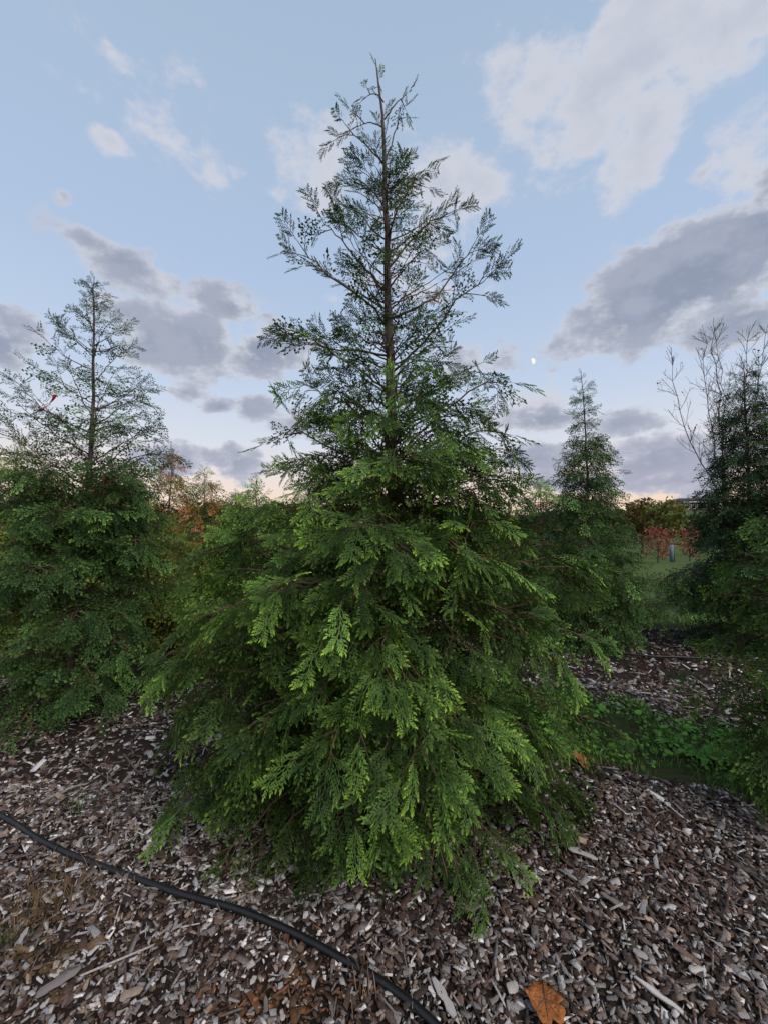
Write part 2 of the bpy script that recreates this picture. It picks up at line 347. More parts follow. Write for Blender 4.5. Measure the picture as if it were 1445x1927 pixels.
def conifer(name, label, base, H, prof, seed, pal, lod_out, lod_in, n_limbs, n_obj, size, trunk_px=None, explicit=(), dead_top=0.0, lacy_from=.5, group='young cedar trees planted in rows', density=1.0, branch_parts=True, lean=(0, 0), trunk_r=.038, power=1.1, smax=.985, young=.2, extra=(), explicit_low=()):
    rs = np.random.RandomState(seed); base = np.array([base[0], base[1], float(gz(base[0], base[1]))])
    root = thing(name, label, 'tree', tuple(base), group)
    def tr(h):                                   # trunk axis, local
        s = h / H
        if trunk_px is not None: return np.array([np.interp(h, trunk_px[0], trunk_px[1]), 0, h])
        return np.array([lean[0] * s + .03 * math.sin(s * 5 + seed), lean[1] * s + .02 * math.cos(s * 4 + seed), h])
    hs = np.linspace(-.05, H, 26); mb = MB(); P = np.array([tr(h) for h in hs])
    P[:, :2] += rs.normal(size=(26, 2)) * .004
    tube(mb, P, trunk_r * (1 - np.clip(hs / H, 0, 1)) ** .8 + .0022, 8); mb.obj('trunk', 'bark', root, True)
    # limbs: (points, is_upper)
    limbs = []
    for e in explicit: limbs.append((np.array(e, float), True))
    for e in explicit_low: limbs.append((np.array(e, float), False))
    levels = [((k + .5) / n_limbs) ** power * smax for k in range(n_limbs)]
    for (e0, e1, ne) in extra: levels += [e0 + (e1 - e0) * (k + .5) / ne for k in range(ne)]
    for k, s in enumerate(levels):
        ht = s * H; a = k * 2.39996 + rs.uniform(-.4, .4) + seed
        dx, dy = math.cos(a), math.sin(a); r = prof(ht, dx, dy)
        if r <= .02: continue
        r = max(.03, r - size * .45) * (rs.uniform(.70, 1.06) if n_obj == 300 else rs.uniform(.58, 1.14)); ht += rs.normal() * .035 * H * (1 if ht / H < .5 else .3); ht = max(ht, .04)
        up = rs.rand() < float(sstep(lacy_from - .10, lacy_from + .16, ht / H))
        if explicit and up and abs(dx) > .6: r *= .7
        rise = r * (rs.uniform(.45, .95) if up else np.interp(ht / H, [0, .12, .3, .55], [-.18, .05, .38, .6]) + rs.uniform(-.12, .15))
        h0 = max(.07, ht - rise); tipp = np.array([dx * r, dy * r, max(.03, ht)]) + tr(ht) * np.array([1, 1, 0]); b = tr(h0)
        mid = b + (tipp - b) * .5; mid[2] += (.05 if up else .22) * r * rs.uniform(.6, 1.2) - (.10 * r if up else 0); mid[:2] += rs.normal(size=2) * .05 * r
        limbs.append((np.array([b, mid, tipp]), up))
    fr = []      # (pos, dir, normal, length, t_along, limb)
    nodes = []
    for li, (cp, up) in enumerate(limbs):
        ln = np.linalg.norm(np.diff(cp, axis=0), axis=1).sum(); n = 12; C = curve(cp, n); C[1:] += rs.normal(size=(n - 1, 3)) * .008 * ln
        mb = MB(); tube(mb, C, np.linspace(.0065 * ln + .003, .0015, n), 5 if branch_parts else 3)
        out = nz((cp[-1] - cp[0]) * np.array([1, 1, .0]) + 1e-6); hgt = cp[-1][2] / H
        step = (.074 if up else .070) / density; nt_ = max(3, int(ln * .82 / step)); sd = 1
        for k in range(nt_ + 1):
            t = .20 + .80 * k / nt_; i = min(n - 2, int(t * (n - 1))); f = t * (n - 1) - i; p = C[i] * (1 - f) + C[i + 1] * f; ax = nz(C[i + 1] - C[i])
            sd = -sd; lat = nz(np.cross(ax, [0, 0, 1.0])) * sd
            last = k == nt_
            if up and t < .48 and rs.rand() < .7: continue
            tl = (.30 * ln * (1 - t) ** .6 + .05) * rs.uniform(.6, 1.15); tl = min(tl, .30)
            if last: tl = .03; d = ax
            else: d = nz(ax * rs.uniform(.6, 1.0) + lat * rs.uniform(.7, 1.1) + np.array([0, 0, rs.uniform(-.45, .45)]))
            sag = np.array([0, 0, -1.0]) * (.10 if up else .30) * tl
            tw = np.array([p + d * tl * u + sag * u * u for u in (0, .35, .7, 1)])
            if branch_parts: tube(mb, tw, np.array([.0032, .0026, .002, .0012]), 3, None, False)
            nf = max(1, int(tl / (.050 / density)))
            for m in range(nf + 1):
                u = 1.0 if m == nf else (m + .4) / nf; q = p + d * tl * u + sag * u * u
                if m == nf: fd = nz(d + sag * 1.6 / max(tl, .03))
                else: fd = nz(d * .75 + nz(np.cross(d, [0, 0, 1.0])) * (1 if m % 2 else -1) * .75 + np.array([0, 0, rs.uniform(-.7, .35)]))
                if not up: fd = nz(fd + np.array([0, 0, -1.0]) * rs.uniform(-.25, 1.05) + out * rs.uniform(.0, .6))
                nm = nz(np.array([0, 0, 1.0]) * rs.uniform(.3, 1) + out * rs.uniform(.0, 1.1) + rs.normal(size=3) * .6)
                L_ = size * (rs.uniform(.75, 1.35)) * (.90 if up else 1.0) * np.interp(hgt, [0, .6, .85, 1], [1, .95, .78, .45])
                L_ *= min(1.0, float(np.linalg.norm(q + base - CAMP)) / 1.5)
                fr.append((q, fd, nm, L_, t * .6 + u * .4, li))
        nodes.append(mb)
    # leader tip sprays
    for k in range(7):
        h = H * (1 - .012 - .018 * k); a = k * 2.4 + seed; d = nz(np.array([math.cos(a) * .6, math.sin(a) * .4, 1.0])); fr.append((tr(h), d, nz(rs.normal(size=3)), size * (.45 + .05 * k), .9, -1))
    br = []
    if branch_parts: br = [m.obj('branch', 'twig', root, True) for m in nodes]
    else:
        mb = MB()
        for m in nodes: [mb.add(v) for v in ()]; mb.v += m.v; mb.c += m.c; mb.t += [x + mb.n for x in m.t]; mb.q += [x + mb.n for x in m.q]; mb.n += m.n
        b_ = mb.obj('branches', 'twig', root, True); b_['kind'] = 'stuff'
    # keep foliage off the ground
    fr = [f for f in fr if f[0][2] > .015 and not (n_obj == 300 and f[0][2] < .36 and f[0][1] + base[1] < 1.52)]
    wp = np.array([f[0] for f in fr]) + base
    dist = np.linalg.norm(wp - CAMP, axis=1); out_t = np.array([f[4] for f in fr]); ln_ = np.array([f[3] for f in fr])
    # the sprays that show largest: near, at the outside of the crown, on the camera's side, inside the frame
    inx = np.abs(wp[:, 0] / np.maximum(wp[:, 1], .2)) < .97
    score = ln_ / dist * (.4 + .6 * out_t) * inx * (np.array([f[5] for f in fr]) >= 0)
    order = np.argsort(-score); chosen = set(order[:n_obj].tolist())
    pb, pt = np.array(PAL[pal][0]), np.array(PAL[pal][1])
    fol = MB(); meshes = {}
    rest = {}
    for i, (q, d, nm, L_, t, li) in enumerate(fr):
        v = rs.randint(99); M = frame(d, nm)
        if i in chosen and br:
            key = v % 8 + 10 * (rs.rand() < young * (1.7 if t > .75 else .4) * (.45 if limbs[li][1] else 1))  # bright young sprays thinned inside and high up: crown shade put into the colour
            if key not in meshes:
                V, T, tp, wd = LOD[lod_out][key % 10 % len(LOD[lod_out])]; m = MB(); yng_lit = key >= 10
                m.add(V, T, None, frond_cols(tp, wd, pb * (2.2 if yng_lit else .90), pt * (1.80 if yng_lit else .86) * np.array([1.14, 1, .75] if yng_lit else [1, 1, 1]))); meshes[key] = m.mesh('frond', 'foliage')
            o = link('frond', meshes[key], br[li]); mt = Matrix.Identity(4)
            for a in range(3):
                for b in range(3): mt[a][b] = M[a, b] * L_
                mt[a][3] = q[a]
            o.matrix_local = mt
        else:
            ld = lod_out if t > .67 else lod_in
            if q[1] > .12: ld = max(0, ld - 1)       # the far side of the crown
            rest.setdefault((ld, v % len(LOD[ld])), []).append((q, M * L_, rs.uniform(.48, 1.1) * (rs.uniform(1.6, 2.3) if t > .7 and rs.rand() < young * (.35 if li >= 0 and limbs[li][1] else 1.2) else 1), rs.uniform(0, 1), rs.rand()))  # young brightening on outer sprays only, less up top; crown shade painted in
    for (ld, v), lst in rest.items():
        V, T, tp, wd = LOD[ld][v]; Q = np.array([l[0] for l in lst]); Ms = np.array([l[1] for l in lst]); k = len(lst)
        W = np.einsum('kij,nj->kni', Ms, V) + Q[:, None, :]
        br_ = np.array([l[2] for l in lst])[:, None, None]; yl = np.array([l[3] for l in lst])[:, None, None]
        B = pb * br_ * (1 + .12 * yl * np.array([1, .2, -.6])); Tc = pt * br_ * (1 + .30 * (yl - .5) * np.array([1, .5, -.4]))
        c = B + (Tc - B) * (tp ** 1.3)[None, :, None]; c = c + (WOODC - c) * (wd * .6)[None, :, None]
        if dead_top:
            hz = np.clip(Q[:, 2] / H, 0, 1); bad = (np.array([l[4] for l in lst]) < dead_top * np.interp(hz, [.45, .72, 1], [.05, 1, .8]))
            c = np.where(bad[:, None, None], np.array([.31, .130, .045]) * br_ * (1 + 0 * c), c)
        W[:, :, 2] = np.maximum(W[:, :, 2], .004 + .0 * W[:, :, 2])
        tt = (T[None] + (np.arange(k) * len(V))[:, None, None]).reshape(-1, 3)
        fol.add(W.reshape(-1, 3), tt, None, c.reshape(-1, 3))
    tag(fol.obj('foliage', 'foliage', root), kind='stuff')
    STATS.append((name, len(limbs), len(fr), sum(len(x) for x in fol.t)))
    return root
STATS = []

# --- the tree in the middle
Z0 = 2.0
MB0 = at(726, 1532, Z0)[:2]
def lx(px, py):     # photo pixel in the trunk's plane -> local x, height
    p = at(px, py, Z0); return p[0] - MB0[0], p[2]
_tp = [lx(a, b) for a, b in ((728, 1532), (734, 1200), (739, 900), (737, 800), (732, 620), (729, 500), (725, 330), (721, 214), (716, 160), (705, 107))]
TRUNK = ([p[1] for p in _tp], [p[0] for p in _tp])
H_MAIN = TRUNK[0][-1]
_hh = [0, .25, .55, .8, 1.05, 1.3, 1.48, 1.65, 1.85, 2.2, 2.45, 2.7, 2.9, 3.05, 3.2, 3.35, 3.5, 3.75]
_rl = [.90, 1.0, 1.16, 1.24, 1.18, 1.00, .76, .58, .58, .42, .5, .46, .40, .34, .20, .20, .12, 0]
_rr = [1.06, 1.08, 1.06, 1.04, 1.02, .98, .80, .66, .60, .55, .55, .52, .48, .40, .15, .09, .08, 0]
_rf = [.36, .56, .80, .90, .88, .80, .68, .58, .52, .44, .38, .34, .30, .24, .16, .10, .07, 0]
def prof_main(h, dx, dy):
    side = np.interp(h, _hh, _rl) if dx < 0 else np.interp(h, _hh, _rr); fb = np.interp(h, _hh, _rf)
    return math.hypot(side * dx, fb * dy) * (1 - .26 * 2 * abs(dx * dy) * (dy < 0))
def limb_px(pts, dy):
    out = []
    pts = list(pts); (a, b), (c, d) = pts[-2:]; pts[-1] = (a + (c - a) * .54, b + (d - b) * .54)
    for i, (a, b) in enumerate(pts):
        x, z = lx(a, b); out.append((x, dy * i / (len(pts) - 1), z))
    return out
EXPL = [limb_px(p, d) for p, d in (
    ([(729, 505), (778, 442), (815, 405), (888, 372)], .05), ([(727, 548), (682, 500), (640, 452), (572, 394)], -.04), ([(736, 598), (795, 567), (838, 528), (872, 470), (932, 424)], .10),
    ([(731, 620), (690, 575), (628, 535), (600, 513), (538, 500)], -.12), ([(733, 668), (670, 655), (604, 641), (584, 620), (506, 600)], .10), ([(736, 700), (803, 641), (856, 580), (948, 532)], -.15),
    ([(737, 770), (810, 735), (870, 690), (942, 672)], .12), ([(737, 800), (830, 775), (900, 730), (955, 742)], -.10), ([(735, 740), (680, 700), (620, 665), (566, 648)], -.08),
    ([(735, 790), (680, 760), (630, 722), (580, 735)], .12), ([(738, 880), (640, 850), (570, 820), (498, 834)], -.1), ([(739, 890), (830, 850), (900, 815), (972, 848)], -.12),
    ([(739, 950), (830, 910), (920, 880), (990, 915)], .1), ([(739, 940), (650, 905), (570, 870), (500, 885)], .1),
    ([(726, 312), (700, 285), (672, 262), (624, 265)], -.03), ([(724, 240), (708, 228), (690, 222), (660, 228)], .03), ([(724, 222), (740, 196), (752, 180), (771, 160)], .02),
    ([(725, 300), (738, 270), (748, 240), (752, 220)], -.05), ([(726, 350), (735, 330), (748, 320), (762, 292)], .1), ([(727, 390), (700, 350), (675, 325), (650, 330)], .06),
    ([(722, 190), (712, 180), (700, 180), (680, 196)], -.02), ([(728, 450), (700, 420), (680, 380), (662, 350)], .12), ([(728, 470), (745, 410), (770, 375), (800, 350)], -.12))]
LOW = [limb_px(p, d) for p, d in (
    ([(732, 1340), (560, 1330), (420, 1400), (300, 1545)], -.05), ([(732, 1380), (580, 1390), (450, 1470), (330, 1590)], .12), ([(732, 1290), (520, 1230), (400, 1205), (280, 1240)], 0), ([(732, 1400), (600, 1420), (500, 1500), (420, 1590)], -.28),
    ([(736, 1350), (880, 1350), (1000, 1430), (1105, 1545)], .0), ([(736, 1250), (900, 1170), (1020, 1115), (1095, 1040)], -.05), ([(736, 1190), (610, 1120), (510, 1060), (448, 940)], .1), ([(736, 1300), (560, 1290), (420, 1310), (300, 1340)], .15))]
main = conifer('cedar_tree', 'tall lacy green cedar standing alone in the middle, nearest tree', MB0, H_MAIN, prof_main, 3, 'main', 3, 1, 195, 300, .152, TRUNK, EXPL, lacy_from=.51, power=1.38, smax=.86, density=.90, young=.31, extra=((.34, .50, 36), (.50, .66, 8), (.14, .34, 24)), explicit_low=LOW)

# --- its neighbours
def generic(Rm, tab):
    hs, rsx = zip(*tab)
    def f(h, dx, dy): return Rm * np.interp(h, hs, rsx)
    return f
def base_at(px, Y): return (at(px, HORIZON, Y)[0], Y)
def height_at(py, Y): return at(CX, py, Y)[2]
lh = height_at(520, 3.3)
conifer('cedar_tree', 'bluish green lacy cedar with a red ribbon in its crown, at the left edge', base_at(146, 3.3), lh, generic(.70, [(0, .92), (.5, 1), (1.1, .95), (1.6, .82), (1.9, .86), (2.3, .86), (2.65, .72), (2.95, .50), (3.15, .36), (3.35, .12), (3.6, 0)]),
        11, 'blue', 2, 0, 120, 160, .172, lean=(.08, 0), lacy_from=.55, density=1.1, power=1.1, trunk_r=.028, extra=((.28, .50, 30),))
rh = height_at(700, 5.2)
conifer('cedar_tree', 'slim cedar with a thin bare leader, below the moon at the right', base_at(1116, 5.2), rh, generic(.92, [(0, .85), (.4, 1), (.8, .95), (1.15, .74), (1.4, .56), (1.8, .42), (2.25, .38), (2.5, .30), (2.65, .17), (3.0, .15), (3.1, .11), (3.4, 0)]),
        23, 'blue', 1, 0, 110, 90, .178, lean=(-.12, 0), lacy_from=.80, density=1.1, power=1.2, trunk_r=.024, extra=((.40, .76, 44),))
conifer('cedar_tree', 'dark dense cedar in front of a leafless tree at the right edge', base_at(1402, 4.9), height_at(684, 4.9), generic(.90, [(0, .9), (.5, 1), (1.2, .85), (1.6, .60), (2.1, .52), (2.6, .42), (3.0, .34), (3.3, .22), (3.5, .1)]),
        31, 'dark', 1, 0, 150, 90, .170, lacy_from=.93, lean=(.08, 0), density=1.1, power=.95, trunk_r=.03, extra=((.40, .88, 50),))
conifer('cedar_tree', 'cedar cut off by the right edge, overhanging the grass strip', (2.50, 2.05), 3.1, generic(.80, [(0, .95), (.5, 1), (1.0, .95), (1.5, .60), (2.4, .4), (3.1, 0)]),
        41, 'main', 2, 0, 95, 110, .160, lacy_from=.6)

# --- trees of the rows behind
def back_tree(label, px, Y, top, seed, pal, Rm=.8, dead=0.0, dome=False):
    h = height_at(top, Y)
    conifer('cedar_tree', label, base_at(px, Y), h, generic(Rm, [(0, .9), (h * .45, 1), (h * .75, .85), (h * .9, .55), (h, .2)] if dome else [(0, .9), (h * .3, 1), (h * .6, .88), (h * .8, .66), (h * .92, .44), (h, .16)]), seed, pal, 1 if Y < 7.5 else 0, 0, 58, 0, .32, dead_top=dead, lacy_from=.97, density=.85, power=.9, trunk_r=.03, branch_parts=False)
back_tree('yellowish green cedar behind the left edge tree', 30, 4.7, 838, 51, 'yellow', .8)
back_tree('narrow yellow green cedar with a browned orange top, left of the middle tree', 318, 8.6, 848, 53, 'yellow', .56, .75)
back_tree('dark olive cedar with a rusty patch, right of the orange topped cedar', 380, 8.0, 884, 54, 'olive', .62, .35)
back_tree('small green cedar behind the left branches of the middle tree', 482, 4.4, 905, 55, 'bright', .72)
back_tree('low green cedar just left of the middle trunk, mostly hidden', 585, 6.6, 915, 56, 'olive', .8)
back_tree('round topped dark cedar behind the slim cedar', 1020, 7.2, 908, 57, 'dark', .58, .08, True)
back_tree('dark green cedar between the left tree and the orange topped cedar', 235, 9.0, 925, 58, 'dark', .85)
back_tree('dark cedar in the gap left of the orange topped cedar, far row', 440, 11.5, 925, 59, 'dark', .95)
back_tree('far cedar showing through the right branches of the middle tree', 880, 9.5, 950, 60, 'olive', .85)
back_tree('far cedar behind the middle tree trunk', 700, 8.5, 930, 61, 'dark', .95)
back_tree('cedar at the far right edge behind the dark dense cedar', 1480, 6.4, 850, 62, 'dark', .8)
back_tree('cedar half hidden behind the left tree', 100, 7.6, 880, 63, 'olive', .9)
back_tree('short bright cedar at the foot of the left tree gap', 335, 5.0, 1010, 64, 'yellow', .65)
print(STATS, sum(s[3] for s in STATS))

# ------------------------------------------------------------------ broadleaf trees
def broadleaf(name, label, px, Y, top, width, seed, c0, c1, group=None, crown_from=.35, n=900, leaf=.05, cat='tree', bare=0.0):
    rs = np.random.RandomState(seed); x, y = base_at(px, Y); z0 = float(gz(x, y)); h = height_at(top, Y) - z0; w = width / F_PX * Y / 2
    root = thing(name, label, cat, (x, y, z0), group); mb = MB()
    tube(mb, curve([(0, 0, -.1), (.02 * h, 0, h * .4), (-.01 * h, 0, h * .96)], 10), np.linspace(.022 * h, .002 * h, 10), 6)
    tips = []
    for k in range(16):
        a = k * 2.4; hh = h * (crown_from + (1 - crown_from) * (k + .5) / 17 * .8); r = w * math.sin(math.pi * min(.96, max(.15, (hh / h - crown_from) / (1 - crown_from) * .75 + .22))) * rs.uniform(.75, 1.05)
        e = np.array([math.cos(a) * r, math.sin(a) * r, min(h * .98, hh + .35 * r + .1 * h)]); P = curve([(0, 0, hh * .85), e * np.array([.5, .5, 0]) + np.array([0, 0, (hh * .85 + e[2]) / 2 + .03 * h]), e], 7); tube(mb, P, np.linspace(.008 * h, .0015 * h, 7), 4)
        tips += [P[3], P[4], P[5], P[6]]
    mb.obj('trunk', 'dead_wood', root, True)
    tips = np.array(tips + [np.array([0, 0, h * .9])]); C = tips[rs.randint(len(tips), size=n)] + rs.normal(size=(n, 3)) * np.array([w * .17, w * .17, h * .05])
    d = rs.normal(size=(n, 3)); d /= np.linalg.norm(d, axis=1)[:, None]; e = np.cross(d, rs.normal(size=(n, 3))); e /= np.linalg.norm(e, axis=1)[:, None]
    s = leaf * rs.uniform(.6, 1.3, n)[:, None]; V = np.stack([C - d * s, C + e * s * .6 + np.array([0, 0, .15]) * s, C + d * s, C - e * s * .6 + np.array([0, 0, .15]) * s], 1).reshape(-1, 3)
    i = np.arange(n)[:, None] * 4; T = np.concatenate([i + np.array([0, 1, 2]), i + np.array([0, 2, 3])])
    k = rs.rand(n, 1); c = (np.array(c0) * (1 - k) + np.array(c1) * k) * rs.uniform(.7, 1.3, (n, 1)); mb = MB(); mb.add(V, T, None, np.repeat(c, 4, 0)); tag(mb.obj('crown', 'leaf', root), kind='stuff')
    return root
G1 = 'autumn trees beyond the cedar rows'
broadleaf('maple_tree', 'dark red maple crown showing beside the left cedar', 205, 11, 893, 110, 71, (.16, .020, .012), (.24, .04, .018), G1, .3, 1800, .07)
broadleaf('birch_tree', 'golden brown young tree left of the two reddish shrubs, far field', 1207, 26, 940, 62, 72, (.20, .12, .035), (.13, .11, .035), G1, .15, 1500, .13)
broadleaf('birch_tree', 'yellow green young tree above the red shrub, far field', 1252, 24, 943, 76, 73, (.16, .15, .03), (.08, .11, .025), G1, .2, 1200, .12)
broadleaf('shrub', 'larger round red orange shrub in the far field at right', 1236, 18, 986, 52, 74, (.40, .13, .09), (.26, .08, .05), 'red shrubs in the far field', .05, 650, .06, 'shrub')
broadleaf('shrub', 'smaller red orange shrub nearer the dark dense cedar', 1296, 19, 985, 34, 75, (.38, .12, .08), (.26, .08, .05), 'red shrubs in the far field', .05, 420, .06, 'shrub')
broadleaf('broadleaf_tree', 'dark green broad tree below the brick house', 1285, 40, 972, 90, 76, (.030, .055, .018), (.06, .09, .025), G1, .1, 2200, .18)
broadleaf('broadleaf_tree', 'green tree behind the golden young tree, on the slope', 1165, 48, 962, 90, 77, (.045, .062, .02), (.09, .075, .025), G1, .1, 1800, .25)
broadleaf('shrub', 'rusty brown shrub below the far grey house', 962, 22, 985, 46, 78, (.17, .07, .035), (.10, .065, .03), None, .05, 1100, .08, 'shrub')
rs = np.random.RandomState(5)
WOOD = [(60, 60, 955), (150, 66, 958), (235, 62, 950), (300, 70, 962), (400, 60, 948), (460, 64, 955), (530, 70, 945), (575, 58, 952), (640, 66, 958), (700, 60, 960), (760, 70, 955), (830, 64, 962), (895, 70, 968), (985, 75, 972), (1050, 66, 965), (1110, 72, 960)]
pos_words = ['first', 'second', 'third', 'fourth', 'fifth', 'sixth', 'seventh', 'eighth', 'ninth', 'tenth', 'eleventh', 'twelfth', 'thirteenth', 'fourteenth', 'fifteenth', 'sixteenth']
for k, (px, Y, top) in enumerate(WOOD):
    t = rs.rand(); c0 = (.10, .045, .02) if t < .35 else ((.05, .058, .02) if t < .75 else (.12, .09, .025))
    broadleaf('broadleaf_tree', 'distant autumn tree on the horizon, %s from the left' % pos_words[k], px, Y, top, rs.uniform(70, 110), 200 + k, c0, (.055, .06, .022), 'distant trees along the horizon', .0, 1500, .42)

# leafless tree behind the right-hand cedar
def bare_tree():
    rs = np.random.RandomState(77); Y = 5.75; x, y = base_at(1368, Y); h = height_at(600, Y)
    root = thing('leafless_tree', 'slender leafless tree with bare upswept branches behind the dark cedar', 'tree', (x, y, float(gz(x, y))))
    mt, ml = MB(), MB()
    def grow(mb, p, d, ln, r, depth):
        n = 7; P = [p]; 
        for i in range(n): d = nz(d + rs.normal(size=3) * .07 + np.array([0, 0, .035])); P.append(P[-1] + d * ln / n)
        tube(mb, np.array(P), np.linspace(r, r * .45 + .0012, n + 1), 5 if depth < 2 else 3, None, False)
        if depth >= 3:
            if rs.rand() < .07:
                q = P[-1]; s = .022; a = nz(rs.normal(size=3)) * s; b = nz(rs.normal(size=3)) * s; ml.add([q, q + a, q + a + b, q + b], [(0, 1, 2), (0, 2, 3)], None, (.06, .045, .035))
            return
        for k in range([0, 6, 5][depth] if depth else 0): 
            i = 1 + int((n - 1) * (k + .6) / [0, 6, 5][depth]); a = rs.uniform(0, 6.28); sd = nz(np.cross(d, [math.cos(a), math.sin(a), .3]))
            grow(mb, P[i], nz(d + sd * rs.uniform(.6, 1.0)), ln * rs.uniform(.28, .55) * (1.15 - .5 * i / n), r * .45, depth + 1)
    tube(mt, curve([(0, 0, -.1), (-.02, 0, h * .3), (.0, .02, h * .52)], 8), np.linspace(.035, .022, 8), 7); mt.obj('trunk', 'dead_wood', root, True)
    for k, (tx, ty, th, h0, r0) in enumerate([(1342, 0, 598, .50, .017), (1262, .1, 655, .40, .012), (1400, -.1, 620, .50, .014), (1440, .1, 655, .42, .012), (1300, -.2, 625, .42, .012), (1375, .3, 598, .5, .012), (1425, -.2, 610, .5, .011)]):
        mb = MB(); b = np.array([0, 0, h * h0]); e = at(tx, th, Y) - np.array([x, y, 0]); e[1] = ty; m = b + (e - b) * .45 + np.array([(e[0] - b[0]) * .22, 0, -.02]); C = curve([b, m, e], 12); C[1:-1] += rs.normal(size=(10, 3)) * .018; tube(mb, C, np.linspace(r0 * .75, .0022, 12), 5, None, False)
        for q in range(2, 12):
            for _ in range(2):
                i = min(q, 10); d = nz(C[i + 1] - C[i]); a = rs.uniform(0, 6.28); sd = nz(np.cross(d, [math.cos(a), math.sin(a), .2])); grow(mb, C[i], nz(d + sd * 1.1 + np.array([0, 0, .35])), rs.uniform(.25, .75) * (1.15 - q / 14), .0036, 2)
        mb.obj('branch', 'dead_wood', root, True)
    if ml.n: tag(ml.obj('withered_leaves', 'leaf', root), kind='stuff')
bare_tree()

# ------------------------------------------------------------------ far buildings, pole, wires
def house(label, px, Y, width, wall_top, base_z, mat, roof_h, seed, wins, hip=False):
    x = at(px, HORIZON, Y)[0]; w = width; d = 9.0; h = height_at(wall_top, Y) - base_z
    root = thing('house', label, 'house', (x, Y, base_z)); mb = MB()
    box(mb, (-w / 2, 0, 0), (w / 2, d, h)); mb.obj('wall', mat, root)
    mb = MB(); o = .5; i = 2.5 if hip else 0
    mb.add([(-w / 2 - o, -o, h), (w / 2 + o, -o, h), (w / 2 + o, d + o, h), (-w / 2 - o, d + o, h), (-w / 2 - o + i, d / 2, h + roof_h), (w / 2 + o - i, d / 2, h + roof_h)], [(0, 4, 3), (1, 2, 5)], [(0, 1, 5, 4), (2, 3, 4, 5), (3, 2, 1, 0)]); r = mb.obj('roof', 'roof', root)
    mb = MB(); box(mb, (-w / 2 - o, -o - .05, h - .28), (w / 2 + o, -o + .06, h - .01)); mb.obj('fascia', 'trim', root)
    for (u, v, ww, hh) in wins:
        cx = -w / 2 + u * w; mb = MB(); box(mb, (cx - ww / 2 - .1, -.08, v - .1), (cx + ww / 2 + .1, -.002, v)); box(mb, (cx - ww / 2 - .1, -.08, v + hh), (cx + ww / 2 + .1, -.002, v + hh + .1))
        box(mb, (cx - ww / 2 - .1, -.08, v), (cx - ww / 2, -.002, v + hh)); box(mb, (cx + ww / 2, -.08, v), (cx + ww / 2 + .1, -.002, v + hh)); f = mb.obj('window', 'trim', root)
        mb = MB(); box(mb, (cx - ww / 2, -.04, v), (cx + ww / 2, -.004, v + hh)); mb.obj('pane', 'glass', f)
    mb = MB(); box(mb, (w * .2, d * .55, h + roof_h * .4), (w * .2 + .8, d * .55 + .8, h + roof_h + .7)); mb.obj('chimney', 'brick', root)
zb = float(gz(at(1330, 1000, 110)[0], 110))
house('brick house with dark roof on the slope at right', 1322, 108, 9.5, 944, zb, 'brick', 1.3, 1, [(.10, 1.0, 1.0, 1.5), (.26, 1.0, 1.0, 1.5), (.55, 1.0, 3.2, 1.7), (.86, 1.0, 1.2, 1.5)], True)
house('far pale grey house behind the right branches of the middle tree', 958, 150, 9, 986, float(gz(46, 150)), 'siding', 1.9, 2, [(.18, 2.6, 1.0, 1.4), (.5, 2.6, 1.0, 1.4), (.82, 2.6, 1.0, 1.4)])
house('small brick house low on the horizon left of the pale house', 925, 165, 10, 988, float(gz(44, 165)), 'brick', 1.7, 3, [(.25, 2.4, 1.2, 1.4), (.7, 2.4, 1.2, 1.4)])
def pole():
    Y = 95; x = at(957, HORIZON, Y)[0]; zb = float(gz(x, Y)); h = height_at(941, Y) - zb
    root = thing('utility_pole', 'thin wooden utility pole on the horizon right of the middle tree', 'pole', (x, Y, zb))
    mb = MB(); tube(mb, [(0, 0, -.3), (0, 0, h * .5), (0, 0, h)], [.17, .15, .12], 8); mb.obj('post', 'pole_wood', root)
    mb = MB(); box(mb, (-1.1, -.19, h - 1.0), (1.1, -.13, h - .82)); mb.obj('crossarm', 'pole_wood', root)
    for k in (-1, 0, 1):
        mb = MB(); tube(mb, [(k * .95, -.16, h - .82), (k * .95, -.16, h - .6)], [.06, .04], 6); mb.obj('insulator', 'trim', root)
    for k, w in zip((-1, 0, 1), ('lowest', 'middle', 'highest')):
        a = np.array([x + k * .95, Y - .16, zb + h - .6]); b = np.array([x + 75, Y + 8, zb + h + 2.8 + k * .55]); m = (a + b) / 2 - np.array([0, 0, 1.2]); mb = MB(); tube(mb, curve([a, m, b], 24), .022, 4)
        tag(mb.obj('power_line', 'cable'), '%s of the thin dark wires crossing the sky above the far field' % w, 'wire', 'overhead wires')
pole()
def tree_tube_obj():
    Y = 18.5; x = at(1262, HORIZON, Y)[0]; z = float(gz(x, Y)); root = thing('tree_guard', 'pale blue tree guard tube standing in the far field grass', 'tree guard', (x, Y, z))
    mb = MB(); tube(mb, [(0, 0, 0), (0, 0, .4), (.015, 0, .80)], [.085, .085, .09], 10); mb.obj('sleeve', 'tree_tube', root, True)
    mb = MB(); tube(mb, [(.12, 0, -.1), (.12, 0, 1.0)], [.02, .02], 6); mb.obj('stake', 'pole_wood', root)
tree_tube_obj()
